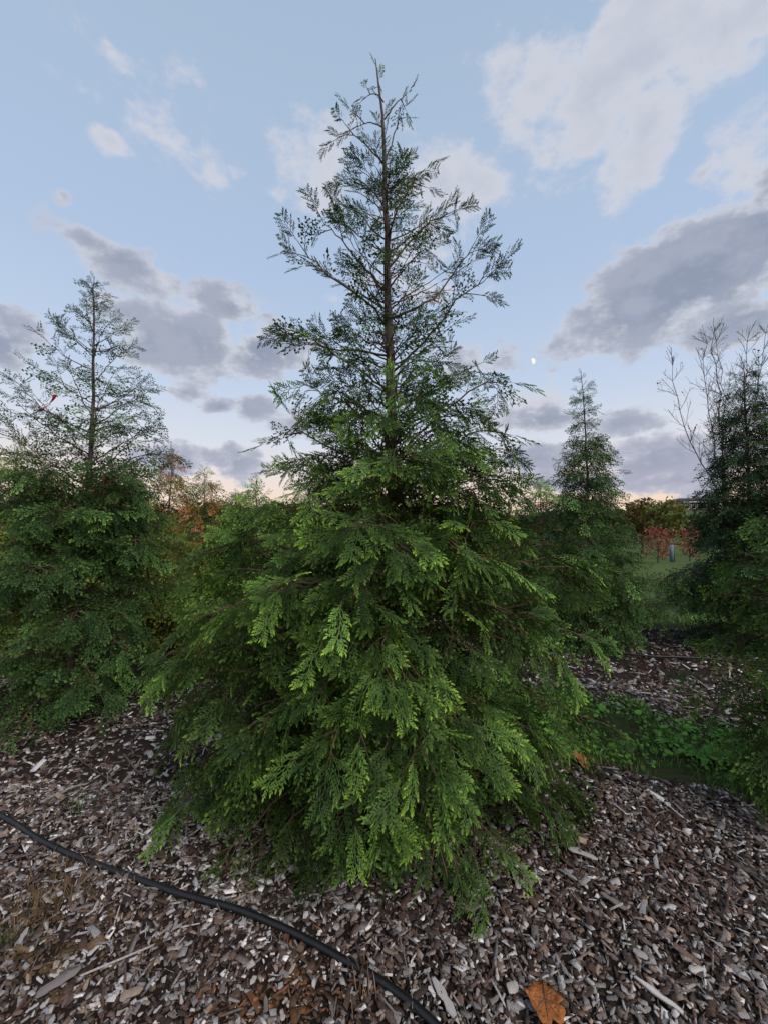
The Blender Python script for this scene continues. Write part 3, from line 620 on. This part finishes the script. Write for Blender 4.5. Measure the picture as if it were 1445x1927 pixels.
# moon: the lit half of a ball, far away
def moon():
    d = ray(1001, 680); d = d / np.linalg.norm(d); D = 900; c = CAMP + d * D; r = D * 5.3 / F_PX * .92
    f = -d; right = nz(np.cross(d, [0, 0, 1])); up = np.cross(right, d); V = []; n = 14; m = 7
    for i in range(n + 1):
        th = math.pi * i / n
        for j in range(m + 1):
            ph = math.pi / 2 * (j / m) * 1.0; s = math.sin(th); V.append(r * (math.cos(th) * (up * .98 - right * .2) + s * (math.sin(ph - .12) * (right * .98 + up * .2) + math.cos(ph - .12) * f)))
    q = [(i * (m + 1) + j, i * (m + 1) + j + 1, (i + 1) * (m + 1) + j + 1, (i + 1) * (m + 1) + j) for i in range(n) for j in range(m)]
    mb = MB(); mb.add(V, None, q); o = mb.obj('moon', 'moon', None, True); o.location = c; tag(o, 'small pale half moon in the sky right of the tree', 'moon')
moon()

# ------------------------------------------------------------------ mulch
rs = np.random.RandomState(8)
def in_bed(x, y):
    d = across(x, y) + .16 * vnoise(x * 2, y * 2, 5) + .10 * vnoise(x * 7, y * 7, 6); return (d < 2.85) | ((d > 3.75) & (d < 7.1))
def chip_cols(x, y, n, rs):
    pal = np.array([(.25, .23, .225), (.38, .355, .345), (.14, .115, .105), (.070, .050, .041), (.21, .165, .135), (.56, .52, .49), (.27, .195, .145), (.036, .026, .022), (.18, .155, .148)])
    c = pal[rs.choice(len(pal), n, p=[.14, .10, .14, .19, .08, .05, .03, .21, .06])]
    rust = np.exp(-(((x + .30) / .16) ** 2 + ((y - 1.24) / .13) ** 2)); bz = np.exp(-(((x + 1.05) / .30) ** 2 + ((y - 1.42) / .16) ** 2))
    k = (rs.rand(n) < np.clip(rust * .9, 0, .6))[:, None]; c = np.where(k, np.array([.135, .062, .030]) * rs.uniform(.5, 1.4, (n, 1)), c)
    k = (rs.rand(n) < bz * .55)[:, None]; c = np.where(k, np.array([.105, .066, .040]) * rs.uniform(.5, 1.4, (n, 1)), c)
    br = .5 + .5 * vnoise(x * 1.3, y * 1.3, 21); k = (rs.rand(n) < .06 + .32 * np.clip(br, 0, 1))[:, None]; c = np.where(k, np.array([.085, .055, .042]) * rs.uniform(.6, 1.5, (n, 1)), c)
    return c * rs.uniform(.55, 1.08, (n, 1))
def chip_field(n, y0, y1, sc, seed):
    rs = np.random.RandomState(seed)
    y = np.sqrt(rs.uniform(y0 ** 2, y1 ** 2, n)); x = rs.uniform(-1, 1, n) * (1.02 * y + .35); ok = in_bed(x, y); x, y = x[ok], y[ok]; n = len(x)
    L_ = rs.lognormal(math.log(.0092), .50, n) * sc; W_ = np.minimum(L_ * rs.uniform(.22, .75, n), .011 * sc); T_ = rs.uniform(.0012, .0032, n) * sc
    sp = rs.rand(n) < .14; L_ = np.where(sp, L_ * 2.2, L_); W_ = np.where(sp, W_ * .28, W_)
    base = np.array([(-1, -1), (1, -1), (1, 1), (-1, 1)], float); xy = base[None] * (1 + rs.uniform(-.35, .25, (n, 4, 2))) * np.stack([L_, W_], -1)[:, None, :]
    top = np.concatenate([xy * rs.uniform(.80, 1.0, (n, 1, 1)), np.repeat(T_[:, None, None], 4, 1) * rs.uniform(.5, 1.2, (n, 4, 1))], -1); bot = np.concatenate([xy, -T_[:, None, None] * np.ones((n, 4, 1))], -1)
    V = np.concatenate([bot, top], 1); a = rs.uniform(0, 6.283, n); tx = rs.normal(size=n) * .42; ty = rs.normal(size=n) * .30
    def rot(V, ang, i, j):
        c, s = np.cos(ang)[:, None], np.sin(ang)[:, None]; u, w = V[:, :, i].copy(), V[:, :, j].copy(); V[:, :, i] = c * u - s * w; V[:, :, j] = s * u + c * w
    rot(V, tx, 1, 2); rot(V, ty, 0, 2); rot(V, a, 0, 1)
    z = gz(x, y) + (rs.uniform(.001, .016, n) + .005 * vnoise(x * 16, y * 16, 31)) * sc ** .5; V += np.stack([x, y, z], -1)[:, None, :]
    q = np.array([(4, 5, 6, 7), (0, 1, 5, 4), (1, 2, 6, 5), (2, 3, 7, 6), (3, 0, 4, 7)]); Q = (q[None] + (np.arange(n) * 8)[:, None, None]).reshape(-1, 4)
    return V.reshape(-1, 3), Q, np.repeat(chip_cols(x, y, n, rs), 8, 0)
mb = MB()
for args in ((35000, .72, 2.3, 1.0, 1), (16000, 2.2, 3.9, 1.25, 2), (13000, 3.7, 7.2, 1.7, 3), (7000, .72, 1.7, .5, 4)):
    V, Q, C = chip_field(*args); mb.add(V, None, Q, C)
tag(mb.obj('wood_chip_mulch', 'chips'), 'bed of weathered grey brown wood chip mulch covering the ground', 'mulch', kind='stuff')

# single chips near the camera
def chip_mesh(seed, sides=6):
    rs = np.random.RandomState(900 + seed); m = MB(); k = rs.randint(5, 8)
    xs = np.linspace(-1, 1, k); w = rs.uniform(.55, 1.0, k); w[0] *= rs.uniform(.1, .9); w[-1] *= rs.uniform(.1, .9); sk = rs.uniform(-.25, .25)
    lo = [(x, -a + sk * x + rs.uniform(-.1, .1), 0) for x, a in zip(xs, w)]; hi = [(x, a + sk * x + rs.uniform(-.1, .1), 0) for x, a in zip(xs, w)]
    ring = np.array(lo + hi[::-1]); n = len(ring); top = ring.copy(); top[:, :2] *= .93; top[:, 2] = 1 + rs.uniform(-.35, .35, n); bot = ring.copy(); bot[:, 2] = -.6
    bend = rs.uniform(-.8, .8); top[:, 2] += bend * top[:, 0] ** 2; bot[:, 2] += bend * bot[:, 0] ** 2; V = np.concatenate([bot, top])
    q = [(i, (i + 1) % n, n + (i + 1) % n, n + i) for i in range(n)]; h = len(xs)
    for i in range(h - 1): q.append((n + i, n + i + 1, n + n - 2 - i, n + n - 1 - i)); q.append((n - 1 - i, n - 2 - i, i + 1, i))
    pal = [(.33, .30, .29), (.45, .42, .40), (.17, .14, .13), (.26, .20, .155), (.30, .27, .26), (.13, .09, .075), (.42, .38, .35), (.22, .19, .18), (.33, .25, .19), (.24, .215, .21)]
    m.add(V, None, q, pal[seed % len(pal)]); return m.mesh('wood_chip', 'chips')
CM = [chip_mesh(i) for i in range(20)]
def place_chip(px, py, ln, wd, ang, tilt, v, label, group=None, th=.004, lift=.012):
    x, y, _ = ground_at(px, py, .012); o = link('wood_chip', CM[v]); o.location = (x, y, float(gz(x, y)) + lift); o.scale = (ln / 2, wd / 2, th); o.rotation_euler = (tilt[0], tilt[1], ang)
    return tag(o, label, 'wood chip', group)
BIG = [(595, 1632, .075, .040, -.5, 6, 'broad tan slab of wood under the skirt of the middle cedar'), (884, 1714, .042, .034, .2, 3, 'rounded pale wood chunk below the lowest fronds of the cedar'),
       (838, 1895, .13, .030, -1.05, 0, 'long grey splinter at the bottom edge left of the fallen leaf'), (1096, 1612, .12, .030, -.55, 1, 'long pale grey splinter right of the cedar skirt'),
       (1238, 1882, .13, .017, -.75, 1, 'long thin bent splinter right of the fallen leaf'), (112, 1850, .11, .035, .75, 7, 'weathered grey board piece at the lower left'),
       (40, 1772, .075, .022, -1.35, 0, 'upright narrow pale splinter at the far lower left'), (248, 1868, .065, .036, .45, 3, 'tan blocky chunk at the lower left'),
       (1155, 1700, .10, .022, -.8, 2, 'dark grey splinter in the middle of the right mulch'), (955, 1755, .045, .013, -.1, 1, 'short bright stick of wood above the fallen leaf'),
       (965, 1872, .035, .030, .1, 6, 'square white grey chip touching the fallen leaf'), (935, 1845, .035, .012, 1.4, 6, 'small upright white chip left above the fallen leaf'),
       (1205, 1806, .042, .024, -.6, 4, 'oval light grey chip in the lower right mulch'), (1310, 1830, .048, .022, .1, 6, 'pale flat chip near the lower right corner'),
       (735, 1800, .050, .022, -.5, 3, 'brownish flat chip right of the thin drip tube'), (748, 1810, .048, .018, -.9, 5, 'curved brown chip beside the drip tube'),
       (1110, 1720, .060, .026, -.7, 7, 'split grey slab beside the dark splinter'), (460, 1640, .036, .03, .3, 1, 'pale square chip under the left skirt of the cedar')]
for i, (px, py, l, w, a, v, lab) in enumerate(BIG):
    place_chip(px, py, l, w, a, (random.Random(i).uniform(-.1, .1), random.Random(i + 50).uniform(-.1, .1)), v + (10 if i % 2 else 0), lab, 'large pieces of wood in the mulch', .0055, .019)
rs = np.random.RandomState(77); done = 0
while done < 250:
    px, py = rs.uniform(0, 1445), 1927 - abs(rs.normal()) * 130
    if py < 1560 or py > 1925: continue
    l = rs.uniform(.016, .036); place_chip(px, py, l, l * rs.uniform(.3, .62), rs.uniform(0, 6.28), (rs.normal() * .2, rs.normal() * .15), rs.randint(20), 'one of the small loose wood chips strewn on the nearest mulch', 'loose chips in the foreground', rs.uniform(.0018, .0035), rs.uniform(.013, .018)); done += 1

# ------------------------------------------------------------------ hoses, sticks, leaves, ribbon
def hose(pts_px, r, label, name='irrigation_hose', lift=.006):
    P = []
    for px, py in pts_px:
        g = ground_at(px, py); P.append((g[0], g[1], float(gz(g[0], g[1])) + r + lift))
    P = curve(P, 90); mb = MB(); tube(mb, P, r, 14); tag(mb.obj(name, 'hose', None, True), label, 'hose')
hose([(-420, 1400), (-160, 1478), (0, 1547), (75, 1592), (150, 1627), (300, 1682), (380, 1702), (450, 1722), (550, 1762), (640, 1812), (720, 1866), (800, 1930), (900, 2030), (1020, 2200)], .0118, 'thick black irrigation hose curving across the foreground mulch', lift=.008)
hose([(900, 1215), (1010, 1222), (1130, 1232), (1220, 1241), (1330, 1249), (1445, 1262), (1600, 1280)], .011, 'black irrigation hose on the mulch below the slim cedar', lift=.03)
hose([(678, 1790), (676, 1760), (681, 1720), (687, 1680), (690, 1640), (696, 1590), (706, 1560)], .0034, 'thin black drip tube running from hose to the middle cedar', 'drip_tube', .014)
def stick(pts_px, r, label, mat, lift=.012):
    P = []
    for px, py in pts_px: g = ground_at(px, py); P.append((g[0], g[1], float(gz(g[0], g[1])) + lift))
    P = curve(P, 24); P += np.random.RandomState(len(label)).normal(size=P.shape) * r * .35; mb = MB(); tube(mb, P, np.linspace(r, r * .5, 24) , 6); tag(mb.obj('stick', mat, None, True), label, 'stick')
stick([(78, 1518), (105, 1505), (135, 1492), (166, 1484)], .009, 'pale grey stick on the mulch below the left cedar', 'grey_stick', .02)
stick([(58, 1374), (105, 1402), (150, 1440), (200, 1472), (250, 1490), (312, 1498)], .0035, 'long thin brown twig lying below the left cedar', 'twig', .022)
stick([(205, 1365), (250, 1366), (300, 1364)], .004, 'short straight twig behind the long thin one', 'twig', .022)
stick([(570, 1600), (600, 1585), (640, 1570)], .003, 'thin bent twig under the skirt of the middle cedar', 'twig', .02)
stick([(1380, 1630), (1415, 1648), (1460, 1668)], .012, 'dark grey stick end at the right edge of the mulch', 'dead_wood', .02)
stick([(1150, 1690), (1185, 1730), (1210, 1775)], .004, 'thin dark twig in the right mulch', 'dead_wood', .02)
stick([(748, 1770), (760, 1820), (772, 1880), (776, 1926)], .0022, 'very thin straw stem crossing the hose at the bottom', 'grey_stick', .03)
def dead_leaf(px, py, size, ang, tilt, label, seed, curl=.35):
    rs = np.random.RandomState(seed); n = 44; mb = MB(); ring = []
    for k in range(n):
        a = 2 * math.pi * k / n; r = .62 + .26 * abs(math.cos(a * 2.5)) ** .8 + rs.uniform(-.06, .06) + .04 * math.cos(a * 11); ring.append((r * math.cos(a) * .85, r * math.sin(a), 0))
    ring = np.array(ring); P = np.concatenate([[(0, 0, 0)], ring * .35, ring * .7, ring]); rr = np.linalg.norm(P[:, :2], axis=1); P[:, 2] = curl * (P[:, 0] ** 2) + .18 * P[:, 1] ** 2 - .22 * np.abs(P[:, 1]) * rr + .06 * np.sin(P[:, 0] * 9 + P[:, 1] * 5) * rr
    t = [(0, 1 + k, 1 + (k + 1) % n) for k in range(n)]; q = []
    for lvl in range(2):
        o = 1 + lvl * n
        q += [(o + k, o + n + k, o + n + (k + 1) % n, o + (k + 1) % n) for k in range(n)]
    mb.add(P * size / 2, t, q); root = thing('fallen_leaf', label, 'leaf'); o = mb.obj('blade', 'dead_leaf', root, True); so = o.modifiers.new('thickness', 'SOLIDIFY'); so.thickness = .0008
    mb = MB(); tube(mb, np.array([(0, .02, .012), (-.02, -.7, .02), (.05, -1.15, .10)]) * size / 2, np.array([.0014, .0016, .0011]), 5); mb.obj('stalk', 'twig', root); mb = MB()
    def surf(x, y):
        r_ = math.hypot(x, y); return np.array([x, y, curl * x * x + .18 * y * y - .22 * abs(y) * r_ + .06 * math.sin(x * 9 + y * 5) * r_ + .012])
    for a in (90, 52, 128, 18, 162):
        tube(mb, np.array([surf(u * .74 * math.cos(R(a)), -.12 + u * .80 * math.sin(R(a))) for u in np.linspace(0, 1, 7)]) * size / 2, np.linspace(.0011, .0004, 7), 4)
    mb.obj('vein', 'twig', root)
    x, y, _ = ground_at(px, py, .02); root.location = (x, y, float(gz(x, y)) + .026); root.rotation_euler = (tilt[0], tilt[1], ang)
dead_leaf(1026, 1897, .150, 2.9, (.10, -.1), 'curled orange brown fallen leaf at the bottom edge', 3, .30)
dead_leaf(1092, 1432, .165, .6, (.45, .25), 'rust brown curled fallen leaf at the edge of the grass', 5, .5)
def ribbon(px, py, Y, ln, label, seed, w=.022):
    rs = np.random.RandomState(seed); a = at(px, py, Y); P = curve([a, a + np.array([-.02, 0, -.35 * ln]), a + np.array([-.05, -.02, -.75 * ln]), a + np.array([-.12, 0, -ln])], 14); mb = MB(); V = []
    for i, p in enumerate(P):
        u = i / 13 * 2.2 + seed; s = np.array([math.cos(u), math.sin(u), .25]) * w / 2; V += [p - s, p + s]
    mb.add(V, None, [(2 * i, 2 * i + 1, 2 * i + 3, 2 * i + 2) for i in range(13)]); o = mb.obj('ribbon', 'ribbon', None, True); so = o.modifiers.new('thickness', 'SOLIDIFY'); so.thickness = .0006
    tag(o, label, 'ribbon')
ribbon(104, 742, 3.05, .13, 'red marking ribbon tied in the left cedar', 1, .028)
ribbon(797, 728, 1.93, .06, 'small red ribbon end in the crown of the middle cedar', 2, .010)

# ------------------------------------------------------------------ grass strip and weeds
def blades(n, region, hgt, seed, c0, c1, wd=.0035):
    rs = np.random.RandomState(seed); x, y = region(n, rs); n = len(x); z = gz(x, y); a = rs.uniform(0, 6.28, n); h = hgt * rs.uniform(.4, 1.3, n); b = rs.uniform(.2, .9, n) * h
    s = np.stack([-np.sin(a), np.cos(a), 0 * a], -1) * wd; d = np.stack([np.cos(a) * b, np.sin(a) * b, 0 * a], -1); p = np.stack([x, y, z], -1); up = np.array([0, 0, 1.0])
    V = np.stack([p - s, p + s, p + d * .4 + up * h[:, None] * .6 + s * .8, p + d * .4 + up * h[:, None] * .6 - s * .8, p + d + up * h[:, None]], 1).reshape(-1, 3)
    i = np.arange(n)[:, None] * 5; T = np.concatenate([i + np.array([0, 1, 2]), i + np.array([0, 2, 3]), i + np.array([3, 2, 4])]); k = rs.rand(n, 1)
    return V, T, np.repeat((np.array(c0) * (1 - k) + np.array(c1) * k) * rs.uniform(.7, 1.3, (n, 1)), 5, 0)
def strip_region(lo, hi, x0, x1):
    def f(n, rs):
        d = rs.uniform(lo, hi, n); x = rs.uniform(x0, x1, n); y = (d - x * ROW_N[0]) / ROW_N[1]; k = across(x, y) + .16 * vnoise(x * 2, y * 2, 5) + .10 * vnoise(x * 7, y * 7, 6); ok = (k > lo + .10) & (k < hi - .1) & (y > .5) & (rs.rand(n) < .55 + .55 * vnoise(x * 3.5, y * 3.5, 8)); return x[ok], y[ok]
    return f
mb = MB()
for args in ((24000, strip_region(2.62, 3.98, .2, 4.5), .05, 1, (.06, .14, .026), (.13, .23, .04)), (10000, strip_region(2.55, 3.15, .2, 4.5), .035, 2, (.070, .085, .028), (.11, .10, .035), .003),
             (9000, strip_region(6.95, 9.2, -5, 8), .10, 3, (.09, .19, .03), (.16, .27, .045), .008), (6000, strip_region(9, 16, -6, 14), .14, 4, (.05, .11, .022), (.11, .18, .03), .014)):
    V, T, C = blades(*args); mb.add(V, T, None, C)
tag(mb.obj('grass', 'grass'), 'low green grass and clover between the mulch beds', 'grass', kind='stuff')
def round_leaves(n, region, seed):
    rs = np.random.RandomState(seed); x, y = region(n, rs); n = len(x); z = gz(x, y) + rs.uniform(.015, .055, n); a = np.arange(6) * math.pi / 3; r = rs.lognormal(math.log(.009), .45, n)
    nm = rs.normal(size=(n, 3)) * .35 + np.array([0, -.25, 1]); nm /= np.linalg.norm(nm, axis=1)[:, None]; u = np.cross(nm, np.array([1.0, 0, 0])); u /= np.linalg.norm(u, axis=1)[:, None]; v = np.cross(nm, u)
    p = np.stack([x, y, z], -1); V = p[:, None, :] + r[:, None, None] * (np.cos(a)[None, :, None] * u[:, None] + np.sin(a)[None, :, None] * v[:, None]); V = V.reshape(-1, 3)
    i = np.arange(n)[:, None] * 6; T = np.concatenate([i + np.array(t) for t in ((0, 1, 2), (0, 2, 3), (0, 3, 4), (0, 4, 5))]); return V, T, np.repeat(np.array([.12, .27, .036]) * rs.uniform(.6, 1.5, (n, 1)), 6, 0)
V, T, C = round_leaves(11000, strip_region(2.85, 3.98, .2, 4.5), 6); mb = MB(); mb.add(V, T, None, C)
tag(mb.obj('clover', 'grass'), 'small round clover leaves mixed into the grass strip', 'clover', kind='stuff')
def rosette(px, py, size, seed, label):
    rs = np.random.RandomState(seed); x, y, _ = ground_at(px, py); root = thing('weed_plant', label, 'weed', (x, y, float(gz(x, y))), 'broad leaved weeds in the grass strip')
    for k in range(11):
        a = k * 2.4 + rs.uniform(-.3, .3); l = size * rs.uniform(.7, 1.15); up = rs.uniform(.35, .9); V = []; n = 8
        for i in range(n + 1):
            u = i / n; w = l * .15 * math.sin(math.pi * min(1, u * .93 + .05)) ** .7 * (1 + .22 * (1 if i % 2 else -1)); p = np.array([u * l * .9, 0, l * up * (u - .75 * u * u) + .004]); V += [p + [0, -w, .25 * w], p, p + [0, w, .25 * w]]
        q = [(3 * i + j, 3 * i + j + 3, 3 * i + j + 4, 3 * i + j + 1) for i in range(n) for j in (0, 1)]; V = np.array(V); c, s = math.cos(a), math.sin(a); V = V @ np.array([[c, s, 0], [-s, c, 0], [0, 0, 1]])
        m = MB(); m.add(V, None, q, np.array([.11, .29, .040]) * rs.uniform(.7, 1.3)); m.obj('leaf', 'grass', root, True)
rosette(1325, 1412, .16, 1, 'largest broad leaved weed in the grass strip at right')
rosette(1262, 1392, .12, 2, 'broad leaved weed left of the largest one in the grass')
rosette(1365, 1385, .11, 3, 'broad leaved weed behind the largest one near the right cedar')
rosette(1285, 1365, .10, 4, 'small broad leaved weed at the back of the grass strip')
def tuft(px, py, h, n, seed, label, c0, c1, spread=.05):
    rs = np.random.RandomState(seed); g = ground_at(px, py)
    V, T, C = blades(n, lambda n, r: (g[0] + r.normal(size=n) * spread, g[1] + r.normal(size=n) * spread), h, seed, c0, c1, .0016); mb = MB(); mb.add(V, T, None, C); tag(mb.obj('grass_tuft', 'grass'), label, 'grass tuft', 'thin tufts growing through the mulch', 'stuff')
tuft(158, 1522, .05, 60, 1, 'thin green tuft beside the pale grey stick', (.05, .10, .025), (.09, .12, .04))
tuft(95, 1690, .06, 220, 2, 'dry straw coloured tuft below the hose at the left', (.13, .075, .035), (.20, .13, .06), .09)
tuft(20, 1770, .03, 260, 3, 'mossy green tuft at the lower left edge', (.04, .06, .018), (.07, .08, .025), .07)
tuft(1255, 1560, .05, 90, 4, 'reddish dry tuft in the right mulch below the grass', (.15, .07, .04), (.10, .06, .04), .05)
tuft(690, 1870, .05, 60, 5, 'dry brown tuft beside the hose at the bottom', (.18, .09, .04), (.24, .14, .07), .05)
